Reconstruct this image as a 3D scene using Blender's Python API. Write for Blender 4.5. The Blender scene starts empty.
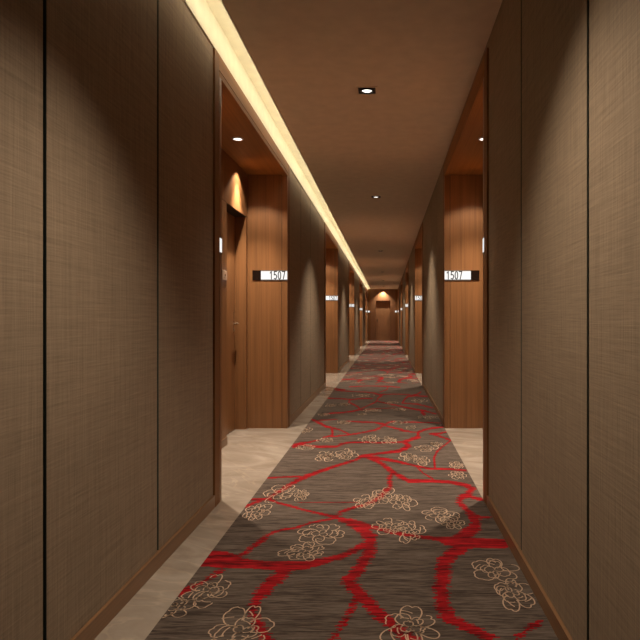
import bpy, bmesh, math, random
from mathutils import Vector
random.seed(7)
S = bpy.context.scene
C = S.collection

# ------------------------------------------------------------------ dimensions (metres)
EYE, CEIL = 1.2, 3.0
XL, XR = 1.098, 0.642            # distance of the wall trim planes from the lens axis
PER = 6.87                       # one wall bay plus one door alcove
CAS0, CAS1 = 3.84, 6.80          # outer edges of first alcove casing
OPN0, OPN1 = 3.995, 6.65         # clear opening of first alcove
END = 35.0
BACK = -2.6
PTOP = 2.943                     # top of panels on the cove side
CTOP = 3.143
ALC = 2.81                       # alcove ceiling
DEEP = 0.442
ORD = ['first', 'second', 'third', 'fourth', 'fifth']

# ------------------------------------------------------------------ node helpers
def new_mat(name):
    m = bpy.data.materials.new(name); m.use_nodes = True
    nt = m.node_tree; b = nt.nodes['Principled BSDF']
    return m, nt, b
def nd(nt, t, **kw):
    n = nt.nodes.new(t)
    for k, v in kw.items(): setattr(n, k, v)
    return n
def pos(nt, scale, rot=0):
    g = nd(nt, 'ShaderNodeNewGeometry')
    mp = nd(nt, 'ShaderNodeMapping')
    mp.inputs['Scale'].default_value = scale
    if rot:
        vr = nd(nt, 'ShaderNodeVectorRotate', rotation_type='Z_AXIS'); vr.inputs['Angle'].default_value = rot
        nt.links.new(g.outputs['Position'], vr.inputs['Vector']); nt.links.new(vr.outputs[0], mp.inputs['Vector'])
    else: nt.links.new(g.outputs['Position'], mp.inputs['Vector'])
    return mp.outputs['Vector']
def noise(nt, scale, detail=2, rough=.5, dist=0, rot=0):
    n = nd(nt, 'ShaderNodeTexNoise')
    n.inputs['Scale'].default_value = 1
    n.inputs['Detail'].default_value = detail
    n.inputs['Roughness'].default_value = rough
    n.inputs['Distortion'].default_value = dist
    nt.links.new(pos(nt, scale, rot), n.inputs['Vector'])
    return n.outputs['Fac']
def math_(nt, op, a, b):
    n = nd(nt, 'ShaderNodeMath', operation=op)
    for i, v in enumerate((a, b)):
        if isinstance(v, (int, float)): n.inputs[i].default_value = v
        else: nt.links.new(v, n.inputs[i])
    return n.outputs[0]
def ramp(nt, fac, stops):
    r = nd(nt, 'ShaderNodeValToRGB')
    el = r.color_ramp.elements
    while len(el) < len(stops): el.new(.5)
    for e, (p, c) in zip(el, stops):
        e.position = p; e.color = (*c, 1)
    nt.links.new(fac, r.inputs['Fac'])
    return r.outputs['Color']
def bump(nt, b, h, strength, dist=.002):
    n = nd(nt, 'ShaderNodeBump')
    n.inputs['Strength'].default_value = strength
    n.inputs['Distance'].default_value = dist
    nt.links.new(h, n.inputs['Height'])
    nt.links.new(n.outputs['Normal'], b.inputs['Normal'])
def lin(r, g, b):
    f = lambda c: (c/255/12.92) if c/255 <= .04045 else ((c/255+.055)/1.055)**2.4
    return (f(r), f(g), f(b))
def mul(c, k): return tuple(min(1, v*k) for v in c)

def wood(name, base, grain='z', rough=.38, var=.22):
    m, nt, b = new_mat(name)
    sc = {'z': ((150, 150, 1.6), (22, 22, .5)), 'y': ((150, 1.6, 150), (22, .5, 22)), 'x': ((1.6, 150, 150), (.5, 22, 22))}[grain]
    a = noise(nt, sc[0], 3, .6); c = noise(nt, sc[1], 2, .5, .4)
    f = math_(nt, 'ADD', math_(nt, 'MULTIPLY', a, .55), math_(nt, 'MULTIPLY', c, .45))
    col = ramp(nt, f, [(.3, mul(base, 1-var*1.5)), (.5, base), (.7, mul(base, 1+var*1.3))])
    nt.links.new(col, b.inputs['Base Color'])
    b.inputs['Roughness'].default_value = rough
    b.inputs['Specular IOR Level'].default_value = .2 if rough > .5 else .5
    bump(nt, b, a, .08, .001)
    return m
def plain(name, col, rough=.5, metal=0):
    m, nt, b = new_mat(name)
    n = noise(nt, (9, 9, 9), 2)
    c = ramp(nt, n, [(.3, mul(col, .95)), (.7, mul(col, 1.05))])
    nt.links.new(c, b.inputs['Base Color'])
    b.inputs['Roughness'].default_value = rough; b.inputs['Metallic'].default_value = metal
    return m
def glow(name, col, strength):
    m, nt, b = new_mat(name)
    b.inputs['Base Color'].default_value = (*mul(col, .8), 1)
    b.inputs['Emission Color'].default_value = (*col, 1)
    b.inputs['Emission Strength'].default_value = strength
    return m

WOODC = (.215, .095, .036)
M_wood_v = wood('wood_vertical_grain', WOODC, 'z')
M_wood_h = wood('wood_long_grain', WOODC, 'y')
M_case_v = wood('casing_wood_vertical', (.20, .090, .034), 'z', .6, .15)
M_case_h = wood('casing_wood_long', (.27, .120, .036), 'y', .6, .15)
M_base_y = wood('skirting_wood', (.205, .105, .05), 'y', .35, .12)
M_endwood = wood('end_wall_wood', (.22, .105, .05), 'z', .4, .15)
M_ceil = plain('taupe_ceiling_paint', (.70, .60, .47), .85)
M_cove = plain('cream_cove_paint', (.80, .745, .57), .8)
M_bead = plain('white_cove_bead', (.85, .82, .74), .5)
M_groove = plain('dark_shadow_joint', (.02, .011, .006), .5)
M_backing = plain('dark_backing_board', (.05, .035, .025), .8)
M_metal = plain('dark_polished_channel', (.035, .050, .043), .3)
M_chrome = plain('brushed_nickel', (.72, .66, .56), .25, 1)
M_ring = plain('lamp_ring_metal', (.55, .55, .56), .3, 1)
M_black = plain('black_gloss_plastic', (.006, .003, .003), .25)
M_darkbox = plain('dark_lamp_box', (.012, .010, .009), .5)
M_dig = plain('dark_grey_digits', (.03, .03, .033), .5)
M_plate = plain('bronze_plate', (.62, .45, .33), .5)
M_sign = glow('sign_white_acrylic', (1, .985, .96), .96)
M_sign.node_tree.nodes['Principled BSDF'].inputs['Base Color'].default_value = (.06, .06, .06, 1)
M_signframe = plain('grey_sign_edge', (.13, .13, .13), .4)
M_lamp = glow('lamp_white_lens', (1, .96, .9), 2.2)

# woven wall fabric
M_fab, nt, b = new_mat('woven_wall_fabric')
h1 = noise(nt, (5, 5, 170), 3, .7); v1 = noise(nt, (150, 150, 4), 2, .6)
h2 = noise(nt, (3, 3, 70), 2, .6); v2 = noise(nt, (60, 60, 2.5), 2, .6)
f = math_(nt, 'ADD', math_(nt, 'ADD', math_(nt, 'MULTIPLY', h1, .38), math_(nt, 'MULTIPLY', v1, .34)),
          math_(nt, 'ADD', math_(nt, 'MULTIPLY', h2, .16), math_(nt, 'MULTIPLY', v2, .12)))
FAB = (.268, .196, .134)
col = ramp(nt, f, [(.36, mul(FAB, .74)), (.5, FAB), (.64, mul(FAB, 1.24))])
nt.links.new(col, b.inputs['Base Color'])
b.inputs['Roughness'].default_value = .75
b.inputs['Specular IOR Level'].default_value = .25
bump(nt, b, f, .5, .003)

# marble
M_mar, nt, b = new_mat('beige_marble')
w = noise(nt, (1.3, 2.9, 1), 6, .6, 1.6, .35)
v = noise(nt, (.6, 1.7, 1), 4, .55, 2.0, .35)
vein = math_(nt, 'ABSOLUTE', math_(nt, 'SUBTRACT', v, .5), 0)
c1 = ramp(nt, w, [(.28, (.25, .198, .158)), (.5, (.345, .285, .235)), (.72, (.44, .38, .325))])
c2 = ramp(nt, vein, [(0, (1.18, 1.16, 1.12)), (.018, (1, 1, 1))])
mx = nd(nt, 'ShaderNodeMix', data_type='RGBA', blend_type='MULTIPLY')
mx.inputs[0].default_value = 1
nt.links.new(c1, mx.inputs[6]); nt.links.new(c2, mx.inputs[7])
nt.links.new(mx.outputs[2], b.inputs['Base Color'])
b.inputs['Roughness'].default_value = .16

# carpet colours (woven streaks run across the corridor)
def carpet_mat(name, lo, mid, hi):
    m, nt, b = new_mat(name)
    a = noise(nt, (8, 120, 1), 3, .7); c = noise(nt, (2.2, 22, 1), 2, .5)
    f = math_(nt, 'ADD', math_(nt, 'MULTIPLY', a, .7), math_(nt, 'MULTIPLY', c, .3))
    nt.links.new(ramp(nt, f, [(.41, lo), (.5, mid), (.59, hi)]), b.inputs['Base Color'])
    b.inputs['Roughness'].default_value = .95; b.inputs['Specular IOR Level'].default_value = .1
    bump(nt, b, a, .5, .003)
    return m
M_car = carpet_mat('grey_brown_carpet', (.045, .032, .026), (.095, .070, .057), (.148, .114, .094))
M_red = carpet_mat('red_carpet_yarn', (.055, .005, .006), (.27, .007, .010), (.42, .013, .02))
M_line = plain('peach_carpet_yarn', (.55, .38, .27), .95)

# ------------------------------------------------------------------ object helpers
def link(name, bm, mats, parent=None):
    me = bpy.data.meshes.new(name); bm.to_mesh(me); bm.free()
    for m in (mats if isinstance(mats, (list, tuple)) else [mats]): me.materials.append(m)
    o = bpy.data.objects.new(name, me); C.objects.link(o)
    if parent: o.parent = parent
    return o
def B(*boxes, bev=0):
    """boxes: (x0,x1,y0,y1,z0,z1[,material index])"""
    bm = bmesh.new()
    for bx in boxes:
        x0, x1, y0, y1, z0, z1 = bx[:6]
        x0, x1 = min(x0, x1), max(x0, x1); y0, y1 = min(y0, y1), max(y0, y1)
        vs = [bm.verts.new((x, y, z)) for x in (x0, x1) for y in (y0, y1) for z in (z0, z1)]
        fs = []
        for q in ((0,1,3,2), (4,6,7,5), (0,4,5,1), (2,3,7,6), (0,2,6,4), (1,5,7,3)):
            fc = bm.faces.new([vs[i] for i in q]); fs.append(fc)
            fc.material_index = bx[6] if len(bx) > 6 else 0
        if bev:
            es = list({e for fc in fs for e in fc.edges})
            bmesh.ops.bevel(bm, geom=es, offset=bev, segments=2, affect='EDGES', profile=.6)
    bmesh.ops.recalc_face_normals(bm, faces=bm.faces)
    return bm
def cyl(bm, c, axis, r0, r1, h, n=24, mi=0, cap=True):
    """frustum from c along axis"""
    a = Vector(axis).normalized(); u = a.orthogonal().normalized(); w = a.cross(u); c = Vector(c)
    A = [bm.verts.new(c + (u*math.cos(t)+w*math.sin(t))*r0) for t in [2*math.pi*i/n for i in range(n)]]
    D = [bm.verts.new(c + a*h + (u*math.cos(t)+w*math.sin(t))*r1) for t in [2*math.pi*i/n for i in range(n)]]
    for i in range(n):
        fc = bm.faces.new([A[i], A[(i+1) % n], D[(i+1) % n], D[i]]); fc.material_index = mi; fc.smooth = True
    if cap:
        for L in (A[::-1], D):
            fc = bm.faces.new(L); fc.material_index = mi
def empty(name, loc=(0, 0, 0)):
    o = bpy.data.objects.new(name, None); C.objects.link(o); o.location = loc
    o.empty_display_size = .1
    return o
def tag(o, label, cat, group=None, kind=None):
    o['label'] = label; o['category'] = cat
    if group: o['group'] = group
    if kind: o['kind'] = kind
    return o

# ------------------------------------------------------------------ floor, ceiling, carpet
tag(link('floor', B((-1.75, 1.3, BACK, END+.2, -.06, 0)), M_mar),
    'polished beige marble floor showing as a border beside the carpet runner', 'floor', kind='structure')
ce = link('ceiling', B((-.925, .70, BACK, END+.01, CEIL, CEIL+.035)), M_ceil)
tag(ce, 'taupe painted corridor ceiling with a row of recessed downlights', 'ceiling', kind='structure')
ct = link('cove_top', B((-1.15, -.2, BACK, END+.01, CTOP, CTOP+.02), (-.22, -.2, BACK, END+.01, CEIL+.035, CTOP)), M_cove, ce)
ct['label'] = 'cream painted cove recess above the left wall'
tag(link('trim_11', B((-.932, -.925, BACK, END, CEIL-.003, CEIL+.05)), M_bead),
    'thin white edge strip along the left side of the ceiling at the light cove', 'trim', kind='structure')

# ---- carpet: branches and blooms digitised from the photograph's floor plane
def row_y(d): return 320 + 720/d
BR = [  # points (px, py, thickness)
 [(196,560,15),(222,561,17),(245,565,10),(268,567,8),(288,568,11),(305,567,8),(325,562,6),(345,557,5),(363,547,6)],
 [(176,596,6),(190,590,4.5),(206,582,4),(222,571,3)],
 [(287,570,10),(276,581,12),(264,592,12),(255,603,9),(252,612,8),(256,622,8),(264,635,9),(272,650,10)],
 [(300,510,2),(316,514,2.2),(334,518,3),(348,523,6),(362,530,10),(370,538,12),(370,552,11),(360,570,11),(348,583,11),(360,596,12),(377,614,12),(391,626,11),(412,642,11)],
 [(356,600,4),(350,614,4),(341,629,5),(330,645,7)],
 [(337,517,3),(342,512.5,3),(355,508.6,2.5),(367,505,3),(376.5,501,4),(384,494,3.5),(391,487.5,3.5),(389,480,3.5),(392,473,3)],
 [(350,522,5),(362,526,5),(378,530,4),(400,535,4),(418,538,2.5),(436,540,4),(451,543,10),(470,544,10),(490,545,10),(507,545,9)],
 [(451,543,6),(466,536,11),(475,529,11),(476,522,9),(471,515.6,6),(465.6,510,4),(458.6,504,5),(460,499,5),(467,496,6),(472,490,6),(467,486.5,4),(450,483,3),(431,482,3),(409,482,4),(401,478,4),(392,472.5,3.5),(381,464,3.5),(370,458.6,3.5),(362,457,3),(355,461,2),(331,468.5,2.5),(312.5,475,3.5),(300,480,4),(288,487,3),(272,497,2.5),(266,500.5,2.2),(251,500.5,2)],
 [(266,479,1.6),(284,478,1.4),(300,477.5,1.6)],
 [(268,500,2),(278,504,2),(300,510,2)],
 [(242,509,3),(252,505,2),(260,502,1.5)],
 [(236,560,3),(252,549,3.5),(264,540,4),(272,534,2.5),(287,530.5,2),(300,528,2),(312,523.5,2),(328,521,2),(338,518,2)],
 [(300,503.6,.8),(330,503.4,.8),(357,503.6,.8)],
 [(466,496,3),(474,499,3),(486,501.5,2.5)],
 [(471,515,3),(479,518,2),(490,519,2)],
 [(466,549,9),(452,555,11),(444,563,13),(443,577,15),(441.5,590,14),(442,603,14),(446,616,13),(458,625,9),(474,632,9),(492,641,9)],
 [(516,644,6),(522,636,6),(528,630.6,5),(540,624,5)],
 [(370,458.6,4),(385,460,3),(400,463,2.5),(416,467,2),(428,469.5,2),(450,470,2),(467,471.5,1.8)],
 [(435,469,2),(434,459,2.2),(437,452,1.5)],
 [(417,468,1.2),(423,474,1.3),(433,480,1.5)],
 [(362,457,2.5),(378,454.5,2),(390,453,2.5),(400,451.5,3),(409,447,4),(405,443,4),(411,440,2.5),(418,438,3.5),(418,433,2),(424,430.5,1.8),(431,428.8,1.8),(445,427.5,1.6)],
 [(430,434.5,1.8),(438,434.5,1.6),(447,432.5,1.2)],
 [(434,435,1.8),(444,438.5,1.8),(451,441,1.3),(446,445,1.2),(441,448.5,1.4),(436,454,1.4)],
 [(340,444.8,1.8),(351,443.2,1.7),(362,443,1.8),(380,443.6,1.5),(395,443,1.5),(406,442.5,2)],
 [(388,453.5,2),(398,452,3),(406,449,4)],
 [(332,437.5,1),(340,436.4,1.2),(351,435.3,1.3),(364,433,1.3),(376,430.5,1.4),(384,426,2),(388,423.4,1.5),(395,421.7,1.2)],
 [(384,425,2),(376,423.2,1.4),(362,422.7,1.4),(346,421.6,1)],
 [(384,426,1.4),(390,427.7,1.3),(401,430.2,1.4),(411,432.8,1.2)],
 [(349,434.8,1.3),(340,430.4,1.3),(327,427.4,2),(318,422.7,2.2),(311,420,1.8)],
 [(331,428,2),(332.5,432,2),(332.4,436,2),(322.5,438.6,1)],
 [(318,421,1),(327,420.6,.8),(337,420,.7)],
 [(295,446,3),(299,444.5,2.5),(308,443,1.6),(318,441,1.2)],
 [(293,447.5,3),(303,445.4,1.6),(314,447.3,2.3),(325,447.6,2.3),(337,447.5,2),(343,444,1.3)],
 [(325,414.5,.9),(334,413.6,1.2),(340,413.4,1.2),(353,411.8,1.3),(359.7,410,1.7),(358,407.4,1.3),(353,404.7,1.1),(348.7,402.5,1.1),(350,400.3,1),(362,399,1),(372,399,1)],
 [(361,409.5,1),(366,407,.8),(376,402.5,1.2),(378,398.5,1.2),(382,396,1.6),(374,393.6,1),(366,392.6,.9),(352,392,.7),(336,390.8,.8)],
 [(378,402,1),(388,404,1.1),(403,407.4,1.2),(416,410,1.5),(424,411.2,1.6),(436,414.5,1.1)],
 [(361,410.7,.7),(378,409,.5),(395,408.5,.5)],
 [(422,411.5,3),(423,414,3.4),(424,415,2.5)],
 [(418,433,1),(411,432.6,.9),(400,431.4,.8)],
 [(400,423,.9),(413,422.7,1.2),(430,423.3,.8),(441,423.6,.8)],
 [(402,403.6,1.2),(405,399.5,1.5),(408,396.7,1.5),(417,396.2,1.1),(428,397,1)],
 [(402,403.6,1),(417.5,404.7,1),(433,408.5,1.2)],
 [(379,395,.8),(395,394.6,.7),(410,395,.7)],
 [(408,396.7,1.2),(418,394.5,1.2),(421,392.4,1)],
 [(328,398.7,1.1),(340,399.2,.9),(352,400,.7)],
 [(349,387.2,.8),(368,386.3,.6),(388,386.8,1),(400,387.6,.8)],
 [(388,387,.9),(387,390,.8),(380,392.5,.8)],
 [(326,388.5,.9),(345,390.2,1)],
]
PAT0, PAT1 = 2.02, 11.1
PLEN = PAT1-PAT0
CX0, CX1 = -.902, .642
def intervals(py):
    iv = []
    for pl in BR:
        for (x0, y0, w0), (x1, y1, w1) in zip(pl, pl[1:]):
            r = max(w0, w1)/2
            if py < min(y0, y1)-r or py > max(y0, y1)+r: continue
            dx, dy = x1-x0, y1-y0; L = math.hypot(dx, dy); nx, ny = -dy/L, dx/L
            q = [(x0+nx*w0/2, y0+ny*w0/2), (x1+nx*w1/2, y1+ny*w1/2), (x1-nx*w1/2, y1-ny*w1/2), (x0-nx*w0/2, y0-ny*w0/2)]
            xs = []
            for (ax, ay), (bx, by) in zip(q, q[1:]+q[:1]):
                if (ay-py)*(by-py) < 0: xs.append(ax+(bx-ax)*(py-ay)/(by-ay))
            for (cx, cy, cr) in ((x0, y0, w0/2), (x1, y1, w1/2)):
                if abs(py-cy) < cr:
                    h = math.sqrt(cr*cr-(py-cy)**2); xs += [cx-h, cx+h]
            if len(xs) >= 2: iv.append([min(xs), max(xs)])
    iv.sort(); out = []
    for a, c in iv:
        if out and a <= out[-1][1]+.3: out[-1][1] = max(out[-1][1], c)
        else: out.append([a, c])
    return out
FL = [  # blooms: centre px, py, width, height in the photograph
 (209,592,48,34),(172,611,46,26),(236,633,74,52),(322,536,56,28),(305,553,50,22),(280,494,40,20),(301,497,14,12),(255,514,30,20),(326,457,24,11),(346,456,26,12),
 (367,503,28,18),(385,497,34,18),(401,503,30,18),(388,528,36,18),(410,534,34,24),(440,517,40,18),(452,524,26,14),(492,571,52,30),(516,596,46,36),
 (408,628,66,44),(408,458,20,10),(423,462,18,10),(456,466,16,9),(458,476,20,10),(370,440,22,9),(388,441,20,8),(304,448,24,6),(325,441,18,6),(305,431,14,6),
 (399,423,18,4),(425,449,26,7),(436,445,14,5),(372,411,20,4),(362,415,10,3),(344,423,14,4),(364,396,24,4),(345,405,12,3),(400,410,16,3.5),(427,418,22,4),
 (420,401,18,4.5),(324,415,14,3.5),(331,406,12,3.5),(411,428,12,4),(392,403,12,3),(470,500,1,1)]
FL = FL[:-1]
def w2(px, py):
    d = 720/(py-320); return ((px-386.5)*d/600, d)
def peony(rx, ry, rnd):
    """list of polylines, unit frame scaled by rx, ry"""
    out = []; ph = rnd.uniform(0, 6.28)
    ox, oy = rnd.uniform(-.18, .18), rnd.uniform(-.18, .18)      # the heart sits off centre
    for ring, (n, r0, r1) in enumerate([(rnd.choice((5, 6, 7)), .50, 1.0), (rnd.choice((4, 5)), .26, .64), (3, .06, .36)]):
        f = 1 - (.0, .5, 1.0)[ring]; ws = [rnd.uniform(.6, 1.5) for _ in range(n)]; tot = sum(ws); acc = 0
        for k in range(n):
            sp = math.pi*ws[k]/tot; a0 = ph + 2*math.pi*acc/tot + sp; acc += ws[k]
            lobes = 1 if ws[k] < .85 else (2 if ws[k] < 1.25 else 3)
            top = r1*rnd.uniform(.78, 1.08); skew = rnd.uniform(-.3, .3); pts = []
            open_ = rnd.random() < .3
            for i in range(15):
                t = i/14
                if open_ and t > .8: break
                u = 2*t-1
                a = a0 + u*sp*1.12 + skew*sp*(1-u*u)
                dome = (1-abs(u)**2.4)
                r = r0*.8 + (top-r0*.8)*dome - .10*r1*dome*(1-abs(math.sin(math.pi*lobes*t)))**2
                pts.append(((math.cos(a)*r + ox*(1-f*.6))*rx, (math.sin(a)*r + oy*(1-f*.6))*ry))
            out.append(pts)
            if ring < 2 and rnd.random() < .6:      # inner fold of the petal
                r2 = (r0+top)/2; u0 = rnd.uniform(-.7, 0)
                out.append([((math.cos(a0+(u0+.2*j)*sp)*(r2*(.8+.05*j)) + ox*(1-f*.6))*rx, (math.sin(a0+(u0+.2*j)*sp)*(r2*(.8+.05*j)) + oy*(1-f*.6))*ry) for j in range(5)])
        ph += rnd.uniform(.5, 1.2)
    return out
pattern = []      # (material index, [4 corners xy])
rnd = random.Random(3)
y = PAT0
while y < PAT1:
    st = .007 if y < 6 else .014
    for a, c in intervals(row_y(y+st/2)):
        k = (y+st/2)/600
        j = .016 if c-a > 3 else .004
        xa = (a-386.5)*k + rnd.uniform(-j, j); xb = (c-386.5)*k + rnd.uniform(-j, j)
        if xb-xa < .003: continue
        pattern.append((1, [(xa, y), (xb, y), (xb, y+st), (xa, y+st)]))
    y += st
for (px, py, w, h) in FL:
    cx, cy = w2(px, py)
    rx = w/2*cy/600; ry = (720/(py-h/2-320)-720/(py+h/2-320))/2; cy = (720/(py-h/2-320)+720/(py+h/2-320))/2
    lw = .0028 if cy < 5 else .004
    for pts in peony(rx, ry, rnd):
        for (ax, ay), (bx, by) in zip(pts, pts[1:]):
            L = math.hypot(bx-ax, by-ay)
            if L < 1e-5: continue
            ex, ey = (bx-ax)/L*lw*.6, (by-ay)/L*lw*.6; nx, ny = -(by-ay)/L*lw, (bx-ax)/L*lw
            pattern.append((2, [(cx+ax-ex+nx, cy+ay-ey+ny), (cx+ax-ex-nx, cy+ay-ey-ny), (cx+bx+ex-nx, cy+by+ey-ny), (cx+bx+ex+nx, cy+by+ey+ny)]))
V, F, MI = [], [], []
def quad(p, z, mi):
    i = len(V)
    V.extend([(x, yy, z) for x, yy in p]); F.append((i, i+1, i+2, i+3)); MI.append(mi)
YB = END-.02
for (x0, x1, y0, y1, z0, z1) in ((CX0, CX1, BACK, YB, 0.0005, .007),):
    i = len(V)
    V += [(x, yy, z) for x in (x0, x1) for yy in (y0, y1) for z in (z0, z1)]
    for q in ((0,1,3,2), (4,6,7,5), (0,4,5,1), (2,3,7,6), (0,2,6,4), (1,5,7,3)):
        F.append(tuple(i+k for k in q)); MI.append(0)
for rep in range(-1, 4):
    off = rep*PLEN
    for mi, p in pattern:
        xs = [q[0] for q in p]; ys = [q[1]+off for q in p]
        if max(xs) < CX0 or min(xs) > CX1 or max(ys) > YB or min(ys) < BACK: continue
        if mi == 2 and (min(xs) < CX0 or max(xs) > CX1): continue
        pp = [(min(max(q[0], CX0+.001), CX1-.001), q[1]+off) for q in p]
        quad(pp, .0078 if mi == 1 else .0086, mi)
me = bpy.data.meshes.new('carpet'); me.from_pydata(V, [], F)
for m in (M_car, M_red, M_line): me.materials.append(m)
me.polygons.foreach_set('material_index', MI)
cp = bpy.data.objects.new('carpet_runner', me); C.objects.link(cp)
tag(cp, 'grey brown carpet runner with red branches and peach peony outlines', 'carpet')

# ------------------------------------------------------------------ walls
wall_spans = [(BACK, CAS0)] + [(CAS1+PER*i, CAS0+PER*(i+1)) for i in range(4)] + [(CAS1+PER*4, END)]
W = {}
for s, P, side, top in ((-1, XL, 'left', PTOP), (1, XR, 'right', CEIL)):
    zt = CTOP if s < 0 else CEIL
    bx = [(s*(P+.030), s*(P+.10), a, c, 0, zt) for a, c in wall_spans]
    bx += [(s*(P+.030), s*(P+.10), CAS0+PER*i, CAS1+PER*i, ALC+.03, zt) for i in range(5)]
    wl = link('wall_'+side, B(*bx), M_backing)
    tag(wl, f'{side} corridor wall clad in brown woven fabric panels', 'wall', kind='structure')
    W[s] = wl
    if s < 0:
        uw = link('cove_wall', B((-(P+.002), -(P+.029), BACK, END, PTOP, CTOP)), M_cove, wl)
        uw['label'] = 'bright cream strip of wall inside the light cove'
    g = .011
    for k, (a, c) in enumerate(wall_spans):
        if k == 0: edges = [2.915-.965*j for j in range(5, -1, -1)]+[CAS0]; edges = [BACK]+[e for e in edges if e > BACK+.1]
        elif k == 5: edges = [a, c]
        else: edges = [a+(c-a)*j/4 for j in range(5)]
        for j, (p, q) in enumerate(zip(edges, edges[1:])):
            q2 = q - (g if j < len(edges)-2 else 0); p2 = p + (g if j else 0)
            link('fabric_panel', B((s*(P+.012), s*(P+.030), p2, q2, .078, top), bev=.0015), M_fab, wl)
            if j:
                st = link('metal_channel', B((s*(P+.0245), s*(P+.0295), p-g, p+g, .078, top, 1),
                                             (s*(P+.0135), s*(P+.0245), p-g, p-g+.002, .078, top),
                                             (s*(P+.0135), s*(P+.0245), p+g-.002, p+g, .078, top)), [M_metal, M_groove], wl)
                st['label'] = 'dark polished metal channel between fabric panels'
    # panel cladding over the alcove heads
    for i in range(5):
        if s > 0:
            link('fabric_panel', B((s*(P+.012), s*(P+.030), CAS0+PER*i, CAS1+PER*i, PTOP, CEIL)), M_fab, wl)
    bb = link('baseboard_'+side, B(*[(s*P, s*(P+.030), a, c, .0008, .078) for a, c in wall_spans],
                                   *[(s*(P-.0015), s*P, a, c, .071, .078) for a, c in wall_spans]), M_base_y)
    tag(bb, f'low dark brown wooden baseboard along the {side} wall', 'baseboard', kind='structure')

# ------------------------------------------------------------------ doors
dn = [0]
def handle(door, org, ax, out):
    """lever handle; ax = unit vector along the door width (towards hinges), out = out of the door"""
    org, ax, out = Vector(org), Vector(ax), Vector(out)
    bm = bmesh.new()
    hx = .012
    pts = [org + out*.001, org + out*.009]
    cen = org
    # long slim back plate
    cs = []
    for du in (-.018, .018):
        for dz in (-.10, .13):
            for do in (.0005, .007):
                cs.append(bm.verts.new(cen + ax*du + Vector((0, 0, dz)) + out*do))
    for q in ((0,1,3,2), (4,6,7,5), (0,4,5,1), (2,3,7,6), (0,2,6,4), (1,5,7,3)): bm.faces.new([cs[i] for i in q])
    cyl(bm, cen + out*.007, out, .010, .010, .045, 16)
    cyl(bm, cen + out*.047 - ax*.006, ax, .0085, .0065, .12, 14)
    cyl(bm, cen + Vector((0, 0, -.065)) + out*.007, out, .011, .010, .008, 16)
    bmesh.ops.recalc_face_normals(bm, faces=bm.faces)
    h = link('door_handle', bm, M_chrome, door); h['label'] = 'nickel lever handle on a slim plate'
    return h
def side_door(s, y0, y1, P, label, hinge):
    """leaf in plane parallel to the corridor"""
    dn[0] += 1
    r = empty(f'door_{dn[0]}', (0, 0, 0))
    tag(r, label, 'door', kind='structure')
    xf = P+DEEP+.12
    link('door_leaf', B((s*xf, s*(xf+.045), y0+.004, y1-.004, .006, 2.326), bev=.002), M_wood_v, r)
    yh = y1-.07 if hinge == 'near' else y0+.07
    handle(r, (s*xf, yh, 1.16), (0, -1 if hinge == 'near' else 1, 0), (-s, 0, 0))
    cm = bmesh.new(); cyl(cm, (s*xf-s*.0005, (y0+y1)/2, 1.52), (-s, 0, 0), .014, .011, .006, 16)
    link('peephole', cm, M_chrome, r)
    return r

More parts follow.
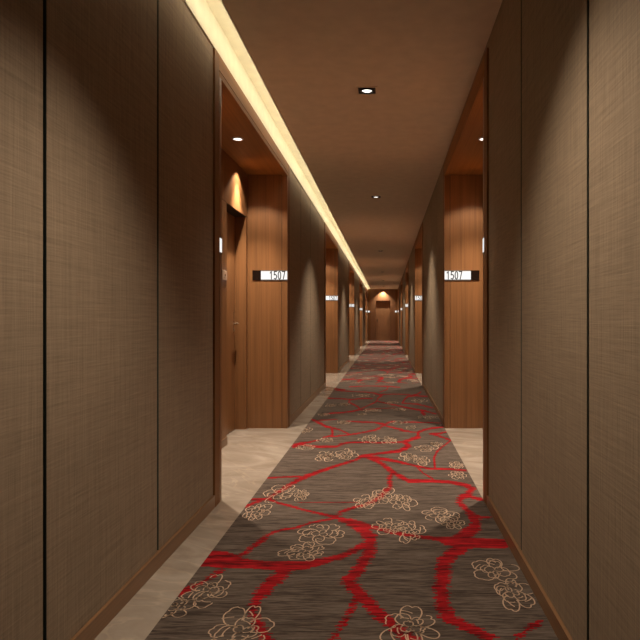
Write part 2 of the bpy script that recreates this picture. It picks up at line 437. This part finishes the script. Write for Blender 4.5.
# ------------------------------------------------------------------ alcoves
def alcove(s, P, i, n):
    sd = 'left' if s < 0 else 'right'
    o = PER*i; c0, c1, a0, a1 = CAS0+o, CAS1+o, OPN0+o, OPN1+o
    r = empty(f'trim_{n}', (0, 0, 0))
    tag(r, f'warm brown wooden surround lining the {ORD[i]} door alcove on the {sd}', 'door surround', kind='structure')
    HB = 2.80
    # casing: outer board, groove, inner bead
    for (p, q, inner) in ((c0, a0, 1), (c1, a1, -1)):
        g0 = p+inner*.100; g1 = p+inner*.106
        link('side_casing', B((s*P, s*(P+.03), p, g0, .0008, PTOP), (s*P, s*(P+.06), g1, q, .0008, HB, 2),
                              (s*(P+.006), s*(P+.03), g0, g1, .0008, PTOP, 1)), [M_case_v, M_groove, M_wood_v], r)
    link('head_casing', B((s*P, s*(P+.03), c0+.1, c1-.1, PTOP-.10, PTOP), (s*P, s*(P+.06), c0+.106, c1-.106, HB, PTOP-.106),
                          (s*(P+.006), s*(P+.03), c0+.1, c1-.1, PTOP-.106, PTOP-.10, 1)), [M_case_h, M_groove], r)
    # linings
    j = .005
    BK = P+DEEP
    for (p, d) in ((a0, -1), (a1, 1)):
        link('side_panel', B((s*(P+.06+j), s*(BK+.14), p, p+d*.03, .0008, ALC+.03), (s*(P+.06), s*(P+.06+j), p+d*.004, p+d*.03, .0008, ALC, 1),
             bev=0), [M_wood_v, M_groove], r)
    link('soffit_panel', B((s*(P+.06+j), s*(BK+.14), a0, a1, ALC, ALC+.03), (s*(P+.03), s*(P+.06+j), a0, a1, ALC+.006, ALC+.03, 1)), [M_case_h, M_groove], r)
    dA = (a0+.07, a0+.87); dB = (a1-.87, a1-.07)
    zH = 2.33
    bxs = []
    for (p, q) in ((a0, dA[0]), (dA[1]+0, dB[0]), (dB[1], a1)):
        bxs.append((s*BK, s*(BK+.16), p, q, .0008, zH))
    bxs.append((s*BK, s*(BK+.16), a0, a1, zH+.005, ALC))
    bxs.append((s*(BK+.004), s*(BK+.16), a0, a1, zH, zH+.005, 1))
    link('back_panel', B(*bxs), [M_wood_v, M_groove], r)
    link('skirting', B((s*(BK-.008), s*(BK-.0003), dA[1]+.01, dB[0]-.0, .0008, .078)), M_base_y, r)
    side_door(s, dA[0], dA[1], P, f'brown wooden door nearer the camera in the {ORD[i]} alcove on the {sd}', 'far')
    side_door(s, dB[0], dB[1], P, f'brown wooden door at the far end of the {ORD[i]} alcove on the {sd}', 'near')
    # round lamp in the soffit
    ym = (a0+a1)/2; xm = s*(P+.222)
    lp = empty('alcove_downlight', (xm, ym, ALC))
    tag(lp, f'small round recessed lamp in the soffit of the {ORD[i]} alcove on the {sd}', 'ceiling light', 'round alcove lamps')
    bm = bmesh.new(); cyl(bm, (0, 0, -.009), (0, 0, 1), .046, .052, .009, 28, cap=False); cyl(bm, (0, 0, -.009), (0, 0, 1), .038, .036, .009, 28, cap=False)
    for a_ in range(28):
        t0, t1 = 2*math.pi*a_/28, 2*math.pi*(a_+1)/28
        vs = [bm.verts.new((rr*math.cos(t), rr*math.sin(t), -.009)) for rr, t in ((.046, t0), (.046, t1), (.038, t1), (.038, t0))]
        bm.faces.new(vs)
    link('lamp_ring', bm, M_ring, lp)
    bm = bmesh.new(); cyl(bm, (0, 0, -.006), (0, 0, 1), .036, .036, .005, 28)
    link('lamp_lens', bm, M_lamp, lp)
    # real light: narrow spots over the two doors
    for yd in ((dA[0]+dA[1])/2, (dB[0]+dB[1])/2):
        spot((s*(BK-.125), yd, ALC-.006), ALCOVE_W, 112, .35, 'alcove_spot')
        spot((s*(BK-.125), yd, ALC-.004), ALCOVE_N, 72, .8, 'alcove_spot_beam')
    spot((xm, ym, ALC-.02), ALCOVE_C, 120, .8, 'alcove_lamp_light')
WARM = (1, .85, .66)
def spot(loc, power, angle, blend, name, size=.02, col=WARM):
    L = bpy.data.lights.new(name, 'SPOT'); L.energy = power; L.color = col
    L.spot_size = math.radians(angle); L.spot_blend = blend; L.shadow_soft_size = size
    o = bpy.data.objects.new(name, L); C.objects.link(o); o.location = loc
    return o
ALCOVE_W, ALCOVE_N, ALCOVE_C = 40, 275, 10
n = 0
for i in range(5):
    for s, P in ((-1, XL), (1, XR)):
        n += 1; alcove(s, P, i, n)

# ------------------------------------------------------------------ room number signs
GL = {'1': [[(.12, .80), (.50, 1), (.50, 0)]],
      '5': [[(.88, 1), (.20, 1), (.14, .55), (.50, .62), (.80, .50), (.88, .31), (.78, .10), (.48, 0), (.12, .08)]],
      '0': [[(.50, 1), (.24, .93), (.12, .70), (.12, .30), (.24, .07), (.50, 0), (.76, .07), (.88, .30), (.88, .70), (.76, .93), (.50, 1)]],
      '7': [[(.10, 1), (.90, 1), (.42, 0)]]}
def digits(parent, cx, cz, w, h, y, face=-1):
    """1507 in slim condensed figures, read from the side the sign faces"""
    bm = bmesh.new(); cw = w/4; t = .0052
    for k, ch in enumerate('1507'):
        for st in GL[ch]:
            P2 = [(-w/2 + cw*k + cw*(.1+.8*u), (v-.5)*h) for u, v in st]
            for (ax, az), (bx, bz) in zip(P2, P2[1:]):
                L = math.hypot(bx-ax, bz-az); ex, ez = (bx-ax)/L*t*.8, (bz-az)/L*t*.8; nx, nz = -(bz-az)/L*t, (bx-ax)/L*t
                q = [(ax-ex+nx, az-ez+nz), (ax-ex-nx, az-ez-nz), (bx+ex-nx, bz+ez-nz), (bx+ex+nx, bz+ez+nz)]
                bm.faces.new([bm.verts.new((cx + X*(-face), y, cz+Z)) for X, Z in q])
    o = link('number', bm, M_dig, parent)
    o['label'] = 'dark grey digits 1507'
def sign(s, xe, yf, label, face=-1, L=.385, flush=True, text=True):
    """lit box: xe = |x| of its corridor edge, yf = jamb face y, face = -1 looks towards camera"""
    r = empty('room_number_sign', (s*(xe+L/2), yf, 1.695))
    tag(r, label, 'room sign', 'lit room number signs')
    zo = .055; yo = face*.006
    X0 = -s*L/2; XB = X0+s*(L-.095); X1 = X0+s*L
    link('lit_face', B((X0, XB, yo, -face*.045, -zo+.009, zo-.009)), M_sign, r)
    link('black_panel', B((XB, X1, yo, -face*.0, -zo, zo)), M_black, r)
    link('sign_edge', B((X0, XB, yo*1.1, -face*.04, zo-.009, zo), (X0, XB, yo*1.1, -face*.04, -zo, -zo+.009)), M_signframe, r)
    if text: digits(r, X0+s*(.020+.0875), 0, .180, .082, yo+face*.0012, face)
for i in range(5):
    for s, P, sd in ((-1, XL, 'left'), (1, XR, 'right')):
        sign(s, P+.002, OPN1+PER*i, f'lit white 1507 sign with black end on far jamb of the {ORD[i]} {sd} alcove')
for s, P, sd in ((-1, XL, 'left'), (1, XR, 'right')):
    sign(s, P-.001, OPN0, f'lit sign seen edge on at the near jamb of the first {sd} alcove', face=1)

# small switch plate on the back panel between the doors of the first left alcove
def plate(i):
    r = link('bell_plate', B((-.004, .004, -.07, .07, -.045, .045), bev=.0025), M_plate)
    r.location = (-(XL+DEEP-.0045), OPN0+PER*i+1.70, 1.625)
    bm = bmesh.new(); cyl(bm, (.004, 0, 0), (1, 0, 0), .014, .013, .003, 16)
    link('bell_button', bm, M_case_v, r)
    tag(r, 'square bronze bell plate beside the door in the first left alcove', 'door bell')
plate(0)

# ------------------------------------------------------------------ end wall and door
EX0, EX1 = -.63, .21
bx = [(-XL-.03, EX0, END, END+.16, 0, CEIL), (EX1, XR+.03, END, END+.16, 0, CEIL), (EX0, EX1, END, END+.16, 2.33, CEIL)]
we = link('wall_end', B(*bx), M_endwood)
tag(we, 'dark wood panelled wall closing the far end of the corridor', 'wall', kind='structure')
link('cove_closer', B((-XL-.03, -.2, END, END+.16, CEIL+.0, CTOP+.02)), M_cove, we)
link('pilaster', B((-XL, -XL+.17, END-.012, END-.0005, .0008, CEIL-.002)), M_case_v, we)
link('pilaster', B((XR-.12, XR, END-.012, END-.0005, .0008, CEIL-.002)), M_case_v, we)
tag(link('wall_back', B((-XL-.1, XR+.1, BACK-.05, BACK, 0, CTOP)), M_backing), 'plain wall behind the camera', 'wall', kind='structure')
dn[0] += 1
r = empty(f'door_{dn[0]}'); tag(r, 'dark wooden door in the end wall under a bright lamp', 'door', kind='structure')
link('door_leaf', B((EX0+.004, EX1-.004, END+.12, END+.16, .006, 2.326), bev=.002), wood('end_door_wood', (.27, .135, .065), 'z', .4, .12), r)
handle(r, (EX0+.09, END+.12, 1.16), (1, 0, 0), (0, -1, 0))
for x, sg, sd in ((-XL+.0, -1, 'left'), (XR, 1, 'right')):
    rr = empty('room_number_sign', (x-sg*.085, END-.013, 1.695))
    tag(rr, f'tiny lit white sign on the end wall, {sd} of the far door', 'room sign', 'lit room number signs')
    link('lit_face', B((-.06, .03, -.012, 0, -.05, .05)) if sg < 0 else B((-.06, .03, -.012, 0, -.05, .05)), M_sign, rr)
    link('black_panel', B((.03, .06, -.012, 0, -.05, .05)), M_black, rr)
spot((-.21, END-.17, CEIL-.02), 200, 110, .8, 'end_door_spot')

# ------------------------------------------------------------------ ceiling downlights
def frame_box(x0, x1, y0, y1, z0, z1, t):
    return [(x0, x0+t, y0, y1, z0, z1), (x1-t, x1, y0, y1, z0, z1), (x0+t, x1-t, y0, y0+t, z0, z1), (x0+t, x1-t, y1-t, y1, z0, z1)]
LBL = {1.885: 'square recessed ceiling downlight just above the camera', 4.70: 'square recessed downlight in the ceiling, largest and nearest in view',
       8.755: 'second recessed downlight along the ceiling, with a bright lens', 15.6: 'third recessed downlight along the ceiling, beyond the second alcoves',
       22.4: 'fourth recessed downlight along the corridor ceiling', 27.3: 'fifth recessed downlight along the corridor ceiling', 32.2: 'farthest recessed downlight, near the end wall'}
LX = -.153
for yy, lb in LBL.items():
    r = empty('ceiling_downlight', (LX, yy, CEIL)); tag(r, lb, 'ceiling light', 'square corridor downlights')
    h = .082
    link('trim_frame', B(*frame_box(-h, h, -h, h, -.006, -.0003, .014)), M_ceil, r)
    link('lamp_box', B(*[(-.067, .067, -.067, .067, -.002, -.0004)]), M_darkbox, r)
    bm = bmesh.new(); 
    for k_ in range(32):
        t0, t1 = 2*math.pi*k_/32, 2*math.pi*(k_+1)/32
        P_ = lambda rr, t, z: bm.verts.new((rr*math.cos(t), rr*math.sin(t), z))
        for (ra, za, rb, zb) in ((.053, -.002, .052, -.013), (.052, -.013, .045, -.013), (.045, -.013, .041, -.002)):
            bm.faces.new((P_(ra, t0, za), P_(ra, t1, za), P_(rb, t1, zb), P_(rb, t0, zb)))
    link('lamp_ring', bm, M_darkbox, r)
    bm = bmesh.new(); cyl(bm, (0, 0, -.0048), (0, 0, 1), .036, .038, .0022, 32); link('lamp_lens', bm, M_lamp, r)
    pw = {4.70: 40, 1.885: 185}.get(yy, 215)
    spot((LX, yy, CEIL-.03), pw, 98 if yy != 4.70 else 110, .8, 'downlight_spot', .03)

# ------------------------------------------------------------------ cove light strip
COVE_W = 2.4
k = BACK+.1
while k < END-.3:
    L = bpy.data.lights.new('cove_light', 'AREA'); L.shape = 'RECTANGLE'; L.size = .02; L.size_y = 2.0
    L.energy = COVE_W; L.color = (1, .87, .64)
    o = bpy.data.objects.new('cove_light', L); C.objects.link(o)
    ln = min(2.0, END-.05-k); L.size_y = ln; L.energy = COVE_W*ln/2
    o.location = (-.936, k+ln/2, CEIL+.028)
    dvec = Vector((-.995, 0, .1)); zq = (-dvec).to_track_quat('Z', 'Y')
    o.rotation_euler = (0, math.atan2(-dvec.x, -dvec.z), 0)
    k += 2.0

# ------------------------------------------------------------------ world, camera, colour management
w = bpy.data.worlds.new('World'); S.world = w; w.use_nodes = True
w.node_tree.nodes['Background'].inputs[0].default_value = (.02, .015, .01, 1)
w.node_tree.nodes['Background'].inputs[1].default_value = .2
cam = bpy.data.cameras.new('Camera'); co = bpy.data.objects.new('Camera', cam); C.objects.link(co)
co.location = (0, 0, EYE); co.rotation_euler = (math.pi/2, 0, 0)
cam.sensor_width = 36; cam.lens = 600/640*36; cam.shift_x = -66.5/640; cam.clip_start = .05; cam.clip_end = 200
S.camera = co
S.view_settings.view_transform = 'Standard'; S.view_settings.look = 'None'
S.view_settings.gamma = 1; S.view_settings.use_curve_mapping = False
S.view_settings.exposure = 0
S.cycles.use_denoising = True
S.cycles.max_bounces = 10; S.cycles.diffuse_bounces = 6; S.cycles.sample_clamp_indirect = 6
